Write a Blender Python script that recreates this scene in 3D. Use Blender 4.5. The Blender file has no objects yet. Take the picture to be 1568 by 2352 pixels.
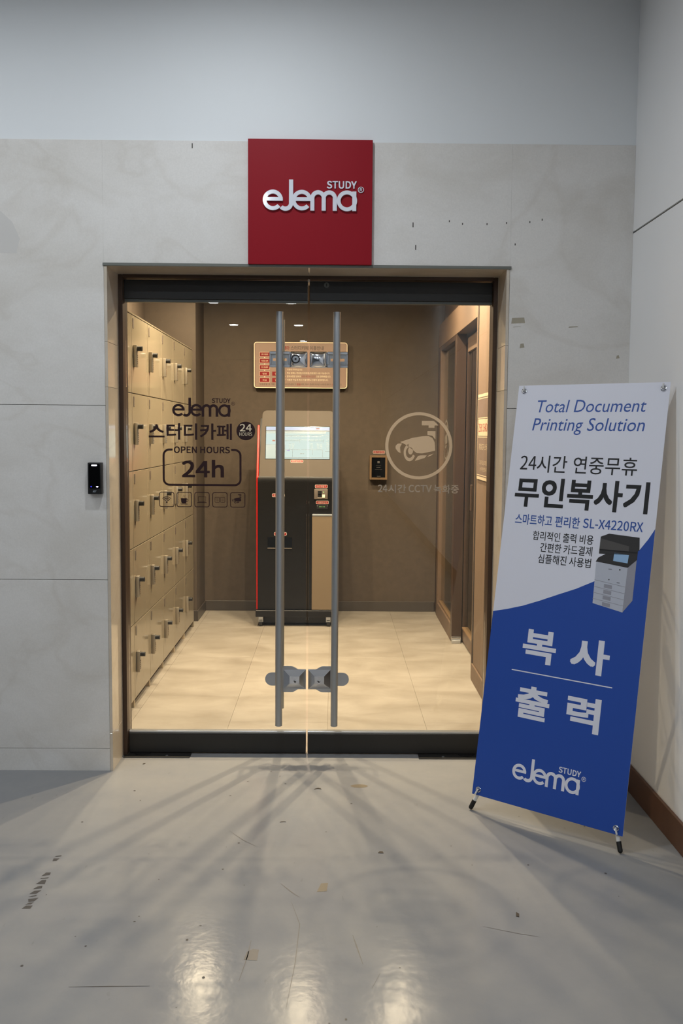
import bpy, bmesh, math, os, random
from mathutils import Matrix, Vector
random.seed(7)
PI = math.pi
S = bpy.context.scene
COL = S.collection

# ------------------------------------------------------------------ camera
cam_d = bpy.data.cameras.new('camera')
cam = bpy.data.objects.new('camera', cam_d)
COL.objects.link(cam)
F_PX, YAW, PITCH, ROLL, CAM_H = 2150.0, .009, -.0829, .0077, 1.4405
fw = Vector((math.sin(YAW)*math.cos(PITCH), math.cos(YAW)*math.cos(PITCH), math.sin(PITCH)))
rt = Vector((math.cos(YAW), -math.sin(YAW), 0)); up = rt.cross(fw)
rt2 = rt*math.cos(ROLL) + up*math.sin(ROLL)
up2 = up*math.cos(ROLL) - rt*math.sin(ROLL)
cam.matrix_world = Matrix(((rt2.x, up2.x, -fw.x, 0), (rt2.y, up2.y, -fw.y, 0), (rt2.z, up2.z, -fw.z, CAM_H), (0, 0, 0, 1)))
cam_d.sensor_fit = 'VERTICAL'; cam_d.sensor_height = 36; cam_d.lens = F_PX/2352*36
cam_d.clip_start = .05; cam_d.clip_end = 60
S.camera = cam

# ------------------------------------------------------------------ world, exposure, lamp settings
wd = bpy.data.worlds.new('world'); S.world = wd; wd.use_nodes = True
wd.node_tree.nodes['Background'].inputs[0].default_value = (.55, .6, .66, 1)
wd.node_tree.nodes['Background'].inputs[1].default_value = .04
S.view_settings.view_transform = 'Standard'; S.view_settings.look = 'None'
S.view_settings.gamma = 1; S.view_settings.use_curve_mapping = False
S.view_settings.exposure = 0.0
S.cycles.max_bounces = 8; S.cycles.transparent_max_bounces = 20
S.cycles.diffuse_bounces = 3; S.cycles.glossy_bounces = 4
S.cycles.sample_clamp_indirect = 6
S.cycles.caustics_reflective = False; S.cycles.caustics_refractive = False
HALL_POWER, HALL_COL = 7.35, (.90, .955, 1.0)
ROOM_POWER, ROOM_COL = 43.0, (1.0, .78, .53)
HALL_Z, ROOM_Z = 3.3, 2.6

# ------------------------------------------------------------------ materials
def lin(c):
    def f(v):
        v /= 255
        return v/12.92 if v <= .04045 else ((v+.055)/1.055)**2.4
    return (f(c[0]), f(c[1]), f(c[2]), 1)

def nodes(name):
    m = bpy.data.materials.new(name); m.use_nodes = True
    nt = m.node_tree; b = nt.nodes['Principled BSDF']
    return m, nt, b

def N(nt, kind, **kw):
    n = nt.nodes.new(kind)
    for k, v in kw.items():
        if k.startswith('i_'): n.inputs[k[2:].replace('_', ' ')].default_value = v
        else: setattr(n, k, v)
    return n

def plain(name, rgb, rough=.5, metal=0, spec=.5, var=.0, scale=20, coat=0, emit=None, estr=1, bump=0, bscale=200, rvar=0):
    m, nt, b = nodes(name)
    c = lin(rgb)
    b.inputs['Base Color'].default_value = c
    b.inputs['Roughness'].default_value = rough
    b.inputs['Metallic'].default_value = metal
    b.inputs['Specular IOR Level'].default_value = spec
    b.inputs['Coat Weight'].default_value = coat
    b.inputs['Coat Roughness'].default_value = .05
    if emit:
        b.inputs['Emission Color'].default_value = lin(emit)
        b.inputs['Emission Strength'].default_value = estr
    L = nt.links
    if var or bump or rvar:
        g = N(nt, 'ShaderNodeNewGeometry')
        if var:
            n = N(nt, 'ShaderNodeTexNoise', i_Scale=scale, i_Detail=5.0)
            L.new(g.outputs['Position'], n.inputs['Vector'])
            r = N(nt, 'ShaderNodeMapRange'); r.inputs[1].default_value = .3; r.inputs[2].default_value = .7
            r.inputs[3].default_value = 1-var; r.inputs[4].default_value = 1+var
            L.new(n.outputs[0], r.inputs[0])
            mx = N(nt, 'ShaderNodeMix', data_type='RGBA', blend_type='MULTIPLY')
            mx.inputs[0].default_value = 1; mx.inputs[6].default_value = c
            L.new(r.outputs[0], mx.inputs[7]); L.new(mx.outputs[2], b.inputs['Base Color'])
        if rvar:
            n = N(nt, 'ShaderNodeTexNoise', i_Scale=4.0, i_Detail=6.0)
            L.new(g.outputs['Position'], n.inputs['Vector'])
            r = N(nt, 'ShaderNodeMapRange'); r.inputs[3].default_value = rough-rvar; r.inputs[4].default_value = rough+rvar
            L.new(n.outputs[0], r.inputs[0]); L.new(r.outputs[0], b.inputs['Roughness'])
        if bump:
            n = N(nt, 'ShaderNodeTexNoise', i_Scale=bscale, i_Detail=3.0)
            L.new(g.outputs['Position'], n.inputs['Vector'])
            bp = N(nt, 'ShaderNodeBump', i_Strength=bump, i_Distance=.002)
            L.new(n.outputs[0], bp.inputs['Height']); L.new(bp.outputs[0], b.inputs['Normal'])
    return m

def stone_mat(name, base, dark, rough, stain):
    """slab with cloudy staining and thin tide lines"""
    m, nt, b = nodes(name); L = nt.links
    g = N(nt, 'ShaderNodeNewGeometry')
    mp = N(nt, 'ShaderNodeMapping'); mp.inputs['Scale'].default_value = (1, 1, 1.5)
    L.new(g.outputs['Position'], mp.inputs[0])
    n1 = N(nt, 'ShaderNodeTexNoise', i_Scale=2.2, i_Detail=7.0, i_Roughness=.6, i_Distortion=.6)
    L.new(mp.outputs[0], n1.inputs['Vector'])
    cr = N(nt, 'ShaderNodeValToRGB')
    cr.color_ramp.elements[0].position = .36; cr.color_ramp.elements[0].color = lin(dark)
    cr.color_ramp.elements[1].position = .60; cr.color_ramp.elements[1].color = lin(base)
    L.new(n1.outputs[0], cr.inputs[0])
    n2 = N(nt, 'ShaderNodeTexNoise', i_Scale=1.3, i_Detail=5.0, i_Distortion=.9)
    L.new(mp.outputs[0], n2.inputs['Vector'])
    c2 = N(nt, 'ShaderNodeValToRGB')
    e = c2.color_ramp.elements
    e[0].position = .44; e[0].color = (0, 0, 0, 1); e[1].position = .47; e[1].color = (1, 1, 1, 1)
    k = c2.color_ramp.elements.new(.50); k.color = (0, 0, 0, 1)
    L.new(n2.outputs[0], c2.inputs[0])
    f = N(nt, 'ShaderNodeMath', operation='MULTIPLY'); f.inputs[1].default_value = stain
    L.new(c2.outputs[0], f.inputs[0])
    mx = N(nt, 'ShaderNodeMix', data_type='RGBA', blend_type='MULTIPLY')
    L.new(f.outputs[0], mx.inputs[0]); L.new(cr.outputs[0], mx.inputs[6]); mx.inputs[7].default_value = lin((196, 184, 165))
    n3 = N(nt, 'ShaderNodeTexNoise', i_Scale=160.0, i_Detail=2.0)
    L.new(g.outputs['Position'], n3.inputs['Vector'])
    r = N(nt, 'ShaderNodeMapRange'); r.inputs[3].default_value = .93; r.inputs[4].default_value = 1.07
    L.new(n3.outputs[0], r.inputs[0])
    m2 = N(nt, 'ShaderNodeMix', data_type='RGBA', blend_type='MULTIPLY'); m2.inputs[0].default_value = 1
    L.new(mx.outputs[2], m2.inputs[6]); L.new(r.outputs[0], m2.inputs[7])
    L.new(m2.outputs[2], b.inputs['Base Color'])
    b.inputs['Roughness'].default_value = rough
    return m

def floor_mat():
    m, nt, b = nodes('epoxy_floor'); L = nt.links
    g = N(nt, 'ShaderNodeNewGeometry')
    n1 = N(nt, 'ShaderNodeTexNoise', i_Scale=3.0, i_Detail=8.0, i_Roughness=.65)
    L.new(g.outputs['Position'], n1.inputs['Vector'])
    cr = N(nt, 'ShaderNodeValToRGB')
    cr.color_ramp.elements[0].position = .32; cr.color_ramp.elements[0].color = lin((134, 135, 138))
    cr.color_ramp.elements[1].position = .68; cr.color_ramp.elements[1].color = lin((143, 143, 143))
    L.new(n1.outputs[0], cr.inputs[0])
    # scattered dark specks and fine scuffs
    v = N(nt, 'ShaderNodeTexNoise', i_Scale=38.0, i_Detail=3.0)
    mp = N(nt, 'ShaderNodeMapping'); mp.inputs['Scale'].default_value = (1, .35, 1); mp.inputs['Rotation'].default_value = (0, 0, .5)
    L.new(g.outputs['Position'], mp.inputs[0]); L.new(mp.outputs[0], v.inputs['Vector'])
    c2 = N(nt, 'ShaderNodeValToRGB')
    c2.color_ramp.elements[0].position = .22; c2.color_ramp.elements[0].color = lin((150, 140, 128))
    c2.color_ramp.elements[1].position = .30; c2.color_ramp.elements[1].color = (1, 1, 1, 1)
    L.new(v.outputs[0], c2.inputs[0])
    mx = N(nt, 'ShaderNodeMix', data_type='RGBA', blend_type='MULTIPLY'); mx.inputs[0].default_value = .15
    L.new(cr.outputs[0], mx.inputs[6]); L.new(c2.outputs[0], mx.inputs[7])
    L.new(mx.outputs[2], b.inputs['Base Color'])
    r = N(nt, 'ShaderNodeMapRange'); b.inputs['Specular IOR Level'].default_value = .07
    r.inputs[3].default_value = .12; r.inputs[4].default_value = .22
    L.new(n1.outputs[0], r.inputs[0]); L.new(r.outputs[0], b.inputs['Roughness'])
    n3 = N(nt, 'ShaderNodeTexNoise', i_Scale=26.0, i_Detail=3.0)
    L.new(g.outputs['Position'], n3.inputs['Vector'])
    bp = N(nt, 'ShaderNodeBump', i_Strength=.10, i_Distance=.005)
    L.new(n3.outputs[0], bp.inputs['Height']); L.new(bp.outputs[0], b.inputs['Normal'])
    return m

def tile_mat():
    m, nt, b = nodes('vinyl_tile'); L = nt.links
    g = N(nt, 'ShaderNodeNewGeometry'); oi = N(nt, 'ShaderNodeObjectInfo')
    mp = N(nt, 'ShaderNodeMapping'); mp.inputs['Scale'].default_value = (1.3, 2.3, 1)
    L.new(g.outputs['Position'], mp.inputs[0])
    n1 = N(nt, 'ShaderNodeTexNoise', i_Scale=2.2, i_Detail=7.0, i_Roughness=.6, i_Distortion=.4)
    L.new(mp.outputs[0], n1.inputs['Vector'])
    cr = N(nt, 'ShaderNodeValToRGB')
    cr.color_ramp.elements[0].position = .33; cr.color_ramp.elements[0].color = lin((126, 118, 107))
    cr.color_ramp.elements[1].position = .66; cr.color_ramp.elements[1].color = lin((148, 141, 131))
    L.new(n1.outputs[0], cr.inputs[0])
    r = N(nt, 'ShaderNodeMapRange'); r.inputs[3].default_value = .96; r.inputs[4].default_value = 1.04
    L.new(oi.outputs['Random'], r.inputs[0])
    mx = N(nt, 'ShaderNodeMix', data_type='RGBA', blend_type='MULTIPLY'); mx.inputs[0].default_value = 1
    L.new(cr.outputs[0], mx.inputs[6]); L.new(r.outputs[0], mx.inputs[7]); L.new(mx.outputs[2], b.inputs['Base Color'])
    b.inputs['Roughness'].default_value = .42
    return m

def glass_mat(name, tint=(1, 1, 1), r0=.03):
    """thin clear pane: Schlick mirror over plain transmission"""
    m, nt, b = nodes(name); L = nt.links; nt.nodes.remove(b)
    out = nt.nodes['Material Output']
    lw = N(nt, 'ShaderNodeLayerWeight'); lw.inputs['Blend'].default_value = .5
    p = N(nt, 'ShaderNodeMath', operation='POWER'); p.inputs[1].default_value = 5
    L.new(lw.outputs['Facing'], p.inputs[0])
    ma = N(nt, 'ShaderNodeMath', operation='MULTIPLY_ADD'); ma.inputs[1].default_value = 1-r0; ma.inputs[2].default_value = r0
    L.new(p.outputs[0], ma.inputs[0])
    t = N(nt, 'ShaderNodeBsdfTransparent'); t.inputs[0].default_value = (*tint, 1)
    gl = N(nt, 'ShaderNodeBsdfGlossy'); gl.inputs['Roughness'].default_value = 0.0
    gl.inputs['Color'].default_value = (1, 1, 1, 1)
    mx = N(nt, 'ShaderNodeMixShader')
    L.new(ma.outputs[0], mx.inputs[0]); L.new(t.outputs[0], mx.inputs[1]); L.new(gl.outputs[0], mx.inputs[2])
    L.new(mx.outputs[0], out.inputs[0])
    return m

def film_mat(name, rgb, clear):
    m, nt, b = nodes(name); L = nt.links; nt.nodes.remove(b)
    out = nt.nodes['Material Output']
    d = N(nt, 'ShaderNodeBsdfDiffuse'); d.inputs[0].default_value = lin(rgb)
    tl = N(nt, 'ShaderNodeBsdfTranslucent'); tl.inputs[0].default_value = lin(rgb)
    t = N(nt, 'ShaderNodeBsdfTransparent')
    a = N(nt, 'ShaderNodeMixShader'); a.inputs[0].default_value = .35
    L.new(d.outputs[0], a.inputs[1]); L.new(tl.outputs[0], a.inputs[2])
    c = N(nt, 'ShaderNodeMixShader'); c.inputs[0].default_value = clear
    L.new(a.outputs[0], c.inputs[1]); L.new(t.outputs[0], c.inputs[2]); L.new(c.outputs[0], out.inputs[0])
    return m

M = {}
M['stone'] = stone_mat('limestone', (224, 221, 217), (214, 210, 204), .55, .12)
M['jamb'] = stone_mat('polished_limestone', (208, 197, 182), (196, 184, 168), .07, .12)
M['paint'] = plain('white_paint', (230, 233, 235), .6, var=.01, scale=3)
M['paint_side'] = plain('white_panel_paint', (243, 243, 243), .5, var=.01, scale=3)
M['paint_dim'] = plain('grey_paint', (120, 121, 122), .7)
M['ceiling'] = plain('ceiling_paint', (235, 235, 235), .8)
M['floor'] = floor_mat()
M['tile'] = tile_mat()
M['subfloor'] = plain('tile_joint', (120, 108, 92), .8)
M['brown_wall'] = plain('brown_wallpaper', (74, 63, 52), .75, var=.10, scale=26, bump=.25, bscale=180)
M['brown_panel'] = plain('brown_film_panel', (98, 79, 63), .55, var=.06, scale=12)
M['skirt'] = plain('dark_skirting', (66, 60, 55), .35)
M['skirt_brown'] = plain('brown_baseboard', (94, 62, 42), .45, var=.08, scale=14)
M['groove'] = plain('groove_shadow_gap', (74, 62, 46), .7)
M['rail'] = plain('black_metal_rail', (38, 38, 38), .42, metal=.2)
M['gasket'] = plain('grey_gasket', (88, 92, 88), .4)
M['frame'] = plain('bronze_frame', (72, 56, 46), .35, metal=.4)
M['edge'] = plain('dull_metal_edge', (112, 114, 108), .5, metal=.3)
M['steel'] = plain('brushed_steel', (172, 176, 180), .36, metal=.75, rvar=.05)
M['chrome'] = plain('chrome', (225, 228, 234), .13, metal=1.0)
M['chrome_soft'] = plain('satin_chrome', (196, 200, 206), .28, metal=.9)
M['black'] = plain('black_plastic', (20, 20, 21), .4)
M['black_gloss'] = plain('black_gloss', (9, 9, 10), .08)
M['vinyl'] = plain('dark_vinyl', (44, 22, 23), .6, spec=.3)
M['film'] = film_mat('frosted_film', (168, 158, 147), .30)
M['film_solid'] = film_mat('frosted_film_letters', (198, 187, 172), .0)
M['glass'] = glass_mat('door_glass', (.965, .985, .97))
M['glass2'] = glass_mat('olive_glass', (.62, .63, .52), .05)
M['red'] = plain('sign_red', (142, 6, 26), .5, spec=.2)
M['white_gloss'] = plain('white_acrylic', (226, 228, 238), .12, coat=.5)
M['locker'] = plain('cream_laminate', (127, 117, 99), .14, spec=.5)
M['locker_body'] = plain('locker_carcass', (188, 170, 142), .4)
M['locker_gap'] = plain('locker_gap', (92, 76, 58), .6)
M['plate'] = plain('grey_number_plate', (112, 102, 94), .35, metal=.4)
M['lock'] = plain('lock_metal', (160, 151, 137), .3, metal=.65)
M['kiosk_black'] = plain('kiosk_black', (15, 14, 14), .32, spec=.35)
M['kiosk_tan'] = plain('champagne_metal', (66, 57, 47), .55, metal=.25)  # ceiling lamps' reflection on the leaning panel put into a lighter colour
M['cover_tan'] = plain('tan_cover', (114, 99, 80), .5, metal=.2)
M['led'] = plain('red_light_strip', (214, 30, 22), .35, emit=(240, 50, 34), estr=.35)  # overhead light on the upper strip put into a brighter, glowing red
M['led_off'] = plain('red_strip_unlit', (150, 16, 14), .35)  # shade on the lower strip put into a darker red
M['screen'] = plain('touch_screen', (6, 7, 7), .5, spec=.2, emit=(214, 232, 228), estr=1.0)
M['ui_dark'] = plain('screen_dark', (30, 34, 36), .3, emit=(84, 92, 94), estr=.9)
M['ui_grey'] = plain('screen_grey', (30, 34, 36), .3, emit=(176, 196, 192), estr=.9)
M['ui_blue'] = plain('screen_blue', (30, 34, 60), .3, emit=(160, 184, 222), estr=.9)
M['ui_violet'] = plain('screen_violet', (30, 20, 60), .3, emit=(110, 96, 200), estr=.9)
M['ui_red'] = plain('screen_red', (60, 20, 20), .3, emit=(130, 70, 66), estr=.8)
M['label_red'] = plain('label_red', (128, 18, 22), .5, spec=.3)
M['label_white'] = plain('label_white', (186, 176, 164), .5)
M['notice'] = plain('notice_mauve', (146, 122, 108), .35)
M['notice2'] = plain('plate_mauve', (92, 76, 67), .75, spec=.2)
M['cream2'] = plain('plate_cream', (160, 145, 122), .75, spec=.2)
M['notice_dark'] = plain('notice_print_dark', (54, 40, 34), .5)
M['cream'] = plain('cream_print', (240, 222, 190), .5)
M['wood'] = plain('wood_box', (106, 84, 60), .4, var=.08, scale=30)
M['led_white'] = plain('reader_lamp', (20, 20, 20), .3, emit=(236, 228, 255), estr=4)
M['led_blue'] = plain('reader_blue', (20, 20, 60), .3, emit=(60, 60, 230), estr=1.2)
M['led_green'] = plain('green_led', (20, 60, 20), .3, emit=(160, 230, 120), estr=2)
M['logo_grey'] = plain('pale_print', (170, 180, 190), .4)
M['sheet'] = plain('banner_white', (226, 227, 238), .55)
M['b_blue'] = plain('banner_blue', (30, 74, 164), .5)
M['b_txt'] = plain('banner_blue_text', (46, 84, 162), .5)
M['b_black'] = plain('banner_black_text', (16, 16, 18), .5)
M['b_white'] = plain('banner_white_print', (226, 227, 238), .55)
M['b_grey'] = plain('banner_grey_print', (150, 150, 160), .55)
M['b_dark'] = plain('banner_dark_print', (46, 44, 44), .5)
M['b_mid'] = plain('banner_mid_print', (78, 75, 73), .5)
M['b_side'] = plain('banner_side_print', (186, 190, 202), .55)
M['b_screen'] = plain('banner_screen_print', (150, 186, 222), .5)
M['white_tube'] = plain('white_pole', (214, 214, 212), .35)
M['rubber'] = plain('black_rubber', (14, 14, 14), .6)
M['stain'] = plain('floor_stain', (112, 108, 105), .3, spec=.1)
M['stain_dark'] = plain('floor_stain_dark', (84, 81, 79), .4, spec=.1)
M['stain_tan'] = plain('floor_stain_tan', (124, 115, 100), .3, spec=.1)
M['scrap'] = plain('dark_scrap', (58, 50, 42), .7)
M['wallmark'] = plain('wall_mark', (166, 158, 140), .6)
M['wall_stain'] = plain('wall_grey_stain', (206, 203, 199), .6, var=.015, scale=6)
M['wallspot'] = plain('wall_pinhole', (60, 56, 52), .7)
M['lamp_ring'] = plain('lamp_ring', (225, 225, 225), .4)
M['lens_cool'] = plain('hall_lens', (255, 255, 255), .5, emit=(240, 248, 255), estr=60)
M['lens_warm'] = plain('room_lens', (255, 255, 255), .5, emit=(255, 230, 194), estr=1000)
M['side_room'] = plain('side_room_wall', (176, 166, 138), .7)

# ------------------------------------------------------------------ object helpers
WM = {}
def empty(name, loc):
    o = bpy.data.objects.new(name, None); COL.objects.link(o)
    o.empty_display_size = .1
    m = Matrix.Translation(loc); o.matrix_basis = m; WM[o.name] = m
    return o

def tag(o, label=None, cat=None, group=None, kind=None):
    if label: o['label'] = label
    if cat: o['category'] = cat
    if group: o['group'] = group
    if kind: o['kind'] = kind
    return o

def link(name, me, mat, parent=None, mw=None):
    o = bpy.data.objects.new(name, me); COL.objects.link(o)
    if mat is not None and len(me.materials) == 0: me.materials.append(M[mat])
    mw = mw or Matrix()
    if parent is not None:
        o.parent = parent; o.matrix_parent_inverse = WM[parent.name].inverted()
    o.matrix_basis = mw; WM[o.name] = mw.copy()
    return o

def frame_m(o, u, v, n=None):
    u = Vector(u).normalized(); v = Vector(v).normalized(); n = u.cross(v)
    return Matrix(((u.x, v.x, n.x, o[0]), (u.y, v.y, n.y, o[1]), (u.z, v.z, n.z, o[2]), (0, 0, 0, 1)))

class B:
    """collects shapes for one mesh"""
    def __init__(s, frame=None): s.bm = bmesh.new(); s.f = frame
    def box(s, lo, hi, bev=0, seg=1):
        r = bmesh.ops.create_cube(s.bm, size=1)
        vs = r['verts']
        for v in vs:
            v.co = Vector(((lo[i]+hi[i])/2 + v.co[i]*(hi[i]-lo[i])) for i in range(3))
        if bev:
            es = list({e for v in vs for e in v.link_edges})
            bmesh.ops.bevel(s.bm, geom=es, offset=bev, segments=seg, profile=.6, affect='EDGES')
        return s
    def cyl(s, p0, p1, r, seg=20, r2=None):
        p0 = Vector(p0); p1 = Vector(p1); d = p1-p0
        q = d.to_track_quat('Z', 'Y').to_matrix().to_4x4()
        bmesh.ops.create_cone(s.bm, cap_ends=True, segments=seg, radius1=r, radius2=r if r2 is None else r2, depth=d.length,
                              matrix=Matrix.Translation((p0+p1)/2) @ q)
        return s
    def ball(s, c, r, sc=(1, 1, 1), u=16, v=10):
        bmesh.ops.create_uvsphere(s.bm, u_segments=u, v_segments=v, radius=r, matrix=Matrix.Translation(c) @ Matrix.Diagonal((*sc, 1)))
        return s
    def torus(s, c, axis_m, R, r, n=24, k=10):
        vs = []
        for i in range(n):
            a = 2*PI*i/n
            row = []
            for j in range(k):
                t = 2*PI*j/k
                row.append(s.bm.verts.new(axis_m @ Vector(((R+r*math.cos(t))*math.cos(a), (R+r*math.cos(t))*math.sin(a), r*math.sin(t))) + Vector(c)))
            vs.append(row)
        for i in range(n):
            for j in range(k):
                s.bm.faces.new((vs[i][j], vs[(i+1) % n][j], vs[(i+1) % n][(j+1) % k], vs[i][(j+1) % k]))
        return s
    # ---- flat shapes in local XY, extruded to thickness t
    def poly(s, pts, t=0, z=0):
        top = [s.bm.verts.new((p[0], p[1], z+t)) for p in pts]
        try: s.bm.faces.new(top)
        except ValueError: return s
        if t:
            bot = [s.bm.verts.new((p[0], p[1], z)) for p in pts]
            s.bm.faces.new(bot[::-1])
            n = len(pts)
            for i in range(n): s.bm.faces.new((bot[i], bot[(i+1) % n], top[(i+1) % n], top[i]))
        return s
    def rect(s, x0, y0, x1, y1, t=0, z=0): return s.poly(((x0, y0), (x1, y0), (x1, y1), (x0, y1)), t, z)
    def arc(s, cx, cy, r0, r1, a0, a1, t=0, z=0, n=None):
        n = n or max(4, int(abs(a1-a0)/8))
        an = [math.radians(a0+(a1-a0)*i/n) for i in range(n+1)]
        for i in range(n):
            a, b_ = an[i], an[i+1]
            s.poly(((cx+r0*math.cos(a), cy+r0*math.sin(a)), (cx+r1*math.cos(a), cy+r1*math.sin(a)),
                    (cx+r1*math.cos(b_), cy+r1*math.sin(b_)), (cx+r0*math.cos(b_), cy+r0*math.sin(b_))), t, z)
        return s
    def disc(s, cx, cy, r, t=0, z=0, n=28, ry=None):
        ry = ry or r
        return s.poly([(cx+r*math.cos(2*PI*i/n), cy+ry*math.sin(2*PI*i/n)) for i in range(n)], t, z)
    def rrect(s, x0, y0, x1, y1, r, t=0, z=0, n=6):
        return s.poly(rr(x0, y0, x1, y1, r, n), t, z)
    def rrect_line(s, x0, y0, x1, y1, r, w, t=0, z=0, n=6):
        o = rr(x0, y0, x1, y1, r, n); i_ = rr(x0+w, y0+w, x1-w, y1-w, max(r-w, w*.2), n)
        for k in range(len(o)):
            k2 = (k+1) % len(o); s.poly((o[k], o[k2], i_[k2], i_[k]), t, z)
        return s
    def out(s, name, mat, parent=None, mw=None, smooth=True, center=True):
        bm = s.bm
        bmesh.ops.remove_doubles(bm, verts=bm.verts, dist=1e-6)
        bmesh.ops.recalc_face_normals(bm, faces=bm.faces) if mw is None else None
        me = bpy.data.meshes.new(name)
        m = mw or Matrix()
        if center and bm.verts:
            lo = [min(v.co[i] for v in bm.verts) for i in range(3)]; hi = [max(v.co[i] for v in bm.verts) for i in range(3)]
            c = Vector(((lo[i]+hi[i])/2 for i in range(3)))
            for v in bm.verts: v.co -= c
            m = m @ Matrix.Translation(c)
        bm.to_mesh(me); bm.free()
        if smooth:
            me.shade_smooth(); me.set_sharp_from_angle(angle=math.radians(32))
        return link(name, me, mat, parent, m)

def rr(x0, y0, x1, y1, r, n=6):
    p = []
    for cx, cy, a0 in ((x1-r, y1-r, 0), (x0+r, y1-r, 90), (x0+r, y0+r, 180), (x1-r, y0+r, 270)):
        for i in range(n+1):
            a = math.radians(a0+90*i/n); p.append((cx+r*math.cos(a), cy+r*math.sin(a)))
    return p

SANS = None
try:    # the plain sans that ships with Blender; the built-in face serves where it is missing
    SANS = bpy.data.fonts.load(os.path.join(bpy.utils.system_resource('DATAFILES', path='fonts'), 'Noto Sans CJK Regular.woff2'))
except Exception:
    SANS = None

def text(name, body, box, mat, parent, mw, bold=0, shear=0, t=0, z=0, humanist=False):
    """lettering fitted to box = (x0, y0, x1, y1) in the local plane of mw; bold thickens every stroke by that much of the em"""
    c = bpy.data.curves.new(name, 'FONT'); c.body = body; c.size = 1; c.resolution_u = 3
    if SANS is not None and not humanist: c.font = SANS; bold *= .35      # that face is drawn at .35 of the em
    o = bpy.data.objects.new(name, c)
    me = bpy.data.meshes.new_from_object(o)
    bpy.data.objects.remove(o); bpy.data.curves.remove(c)
    vs = [(v.co.x, v.co.y, 0) for v in me.vertices]; fs = [tuple(p.vertices) for p in me.polygons]
    bpy.data.meshes.remove(me)
    if bold > 0:
        n = len(vs); v2, f2 = [], []
        for k, (dx, dy) in enumerate(((0, 0), (1, 1), (1, -1), (-1, 1), (-1, -1), (1, 0), (-1, 0), (0, 1), (0, -1))):
            v2 += [(x+dx*bold, y+dy*bold, k) for x, y, _ in vs]; f2 += [tuple(i+n*k for i in f) for f in fs]
        vs, fs = v2, f2
    vs = [(x+shear*y, y, k) for x, y, k in vs]
    lo = [min(v[i] for v in vs) for i in (0, 1)]; hi = [max(v[i] for v in vs) for i in (0, 1)]
    sx = (box[2]-box[0])/(hi[0]-lo[0]); sy = (box[3]-box[1])/(hi[1]-lo[1])
    cx, cy = (box[0]+box[2])/2, (box[1]+box[3])/2
    me = bpy.data.meshes.new(name)
    me.from_pydata([(box[0]+(v[0]-lo[0])*sx-cx, box[1]+(v[1]-lo[1])*sy-cy, z+v[2]*3e-5) for v in vs], [], fs)
    if t:
        bm = bmesh.new(); bm.from_mesh(me)
        r = bmesh.ops.extrude_face_region(bm, geom=bm.faces[:])
        bmesh.ops.translate(bm, verts=[g for g in r['geom'] if isinstance(g, bmesh.types.BMVert)], vec=(0, 0, t))
        bmesh.ops.recalc_face_normals(bm, faces=bm.faces)
        bm.to_mesh(me); bm.free()
    return link(name, me, mat, parent, mw @ Matrix.Translation((cx, cy, 0)))

# ------------------------------------------------------------------ emblem shapes
def wordmark(x, y, k, t=0):
    """the lower-case word of the shop emblem; x, y = left end on the baseline, k = metres per unit (967 units wide)"""
    b = B(); st = [0]
    X = lambda v: x+(v-287)*k
    Y = lambda v: y+(875-v)*k
    def hz():                       # overlapping strokes lie a hair above one another
        st[0] += 3e-5
        return (t+st[0], 0) if t else (0, st[0])
    def R(a, c): q = hz(); b.rect(X(a[0]), Y(c[1]), X(a[1]), Y(c[0]), q[0], q[1])
    def A(cx, cy, r0, r1, a0, a1): q = hz(); b.arc(X(cx), Y(cy), r0*k, r1*k, a0, a1, q[0], q[1])
    for cx in (390, 690):
        A(cx, 770, 64, 104, 0, 318)
        R((cx-72, cx+102), (742, 778))
    R((557, 600), (563, 802))
    A(520, 800, 37, 80, -138, 0)
    R((778, 820), (745, 875)); R((895, 938), (745, 875)); R((1010, 1053), (745, 875))
    A(858, 748, 38, 80, 0, 180)
    A(974, 748, 37, 79, 0, 180)
    A(1157, 773, 66, 105, 0, 360)
    R((1212, 1254), (678, 875))
    return b

def emblem(prefix, x, y, k, mat, parent, mw, t=0, thin=0):
    wordmark(x, y, k, t).out(prefix+'wordmark', mat, parent, mw, smooth=False)
    X = lambda v: x+(v-287)*k
    Y = lambda v: y+(875-v)*k
    text('small_lettering', 'STUDY', (X(948), Y(648), X(1257), Y(570)), mat, parent, mw, bold=.024, t=t*.5)
    b = B(); b.arc(X(1301), Y(657), 25*k, 31*k, 0, 360, t*.5)
    b.out('registered_ring', mat, parent, mw, smooth=False)
    text('registered_letter', 'R', (X(1289), Y(673), X(1314), Y(641)), mat, parent, mw, bold=.015, t=t*.5)

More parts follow.
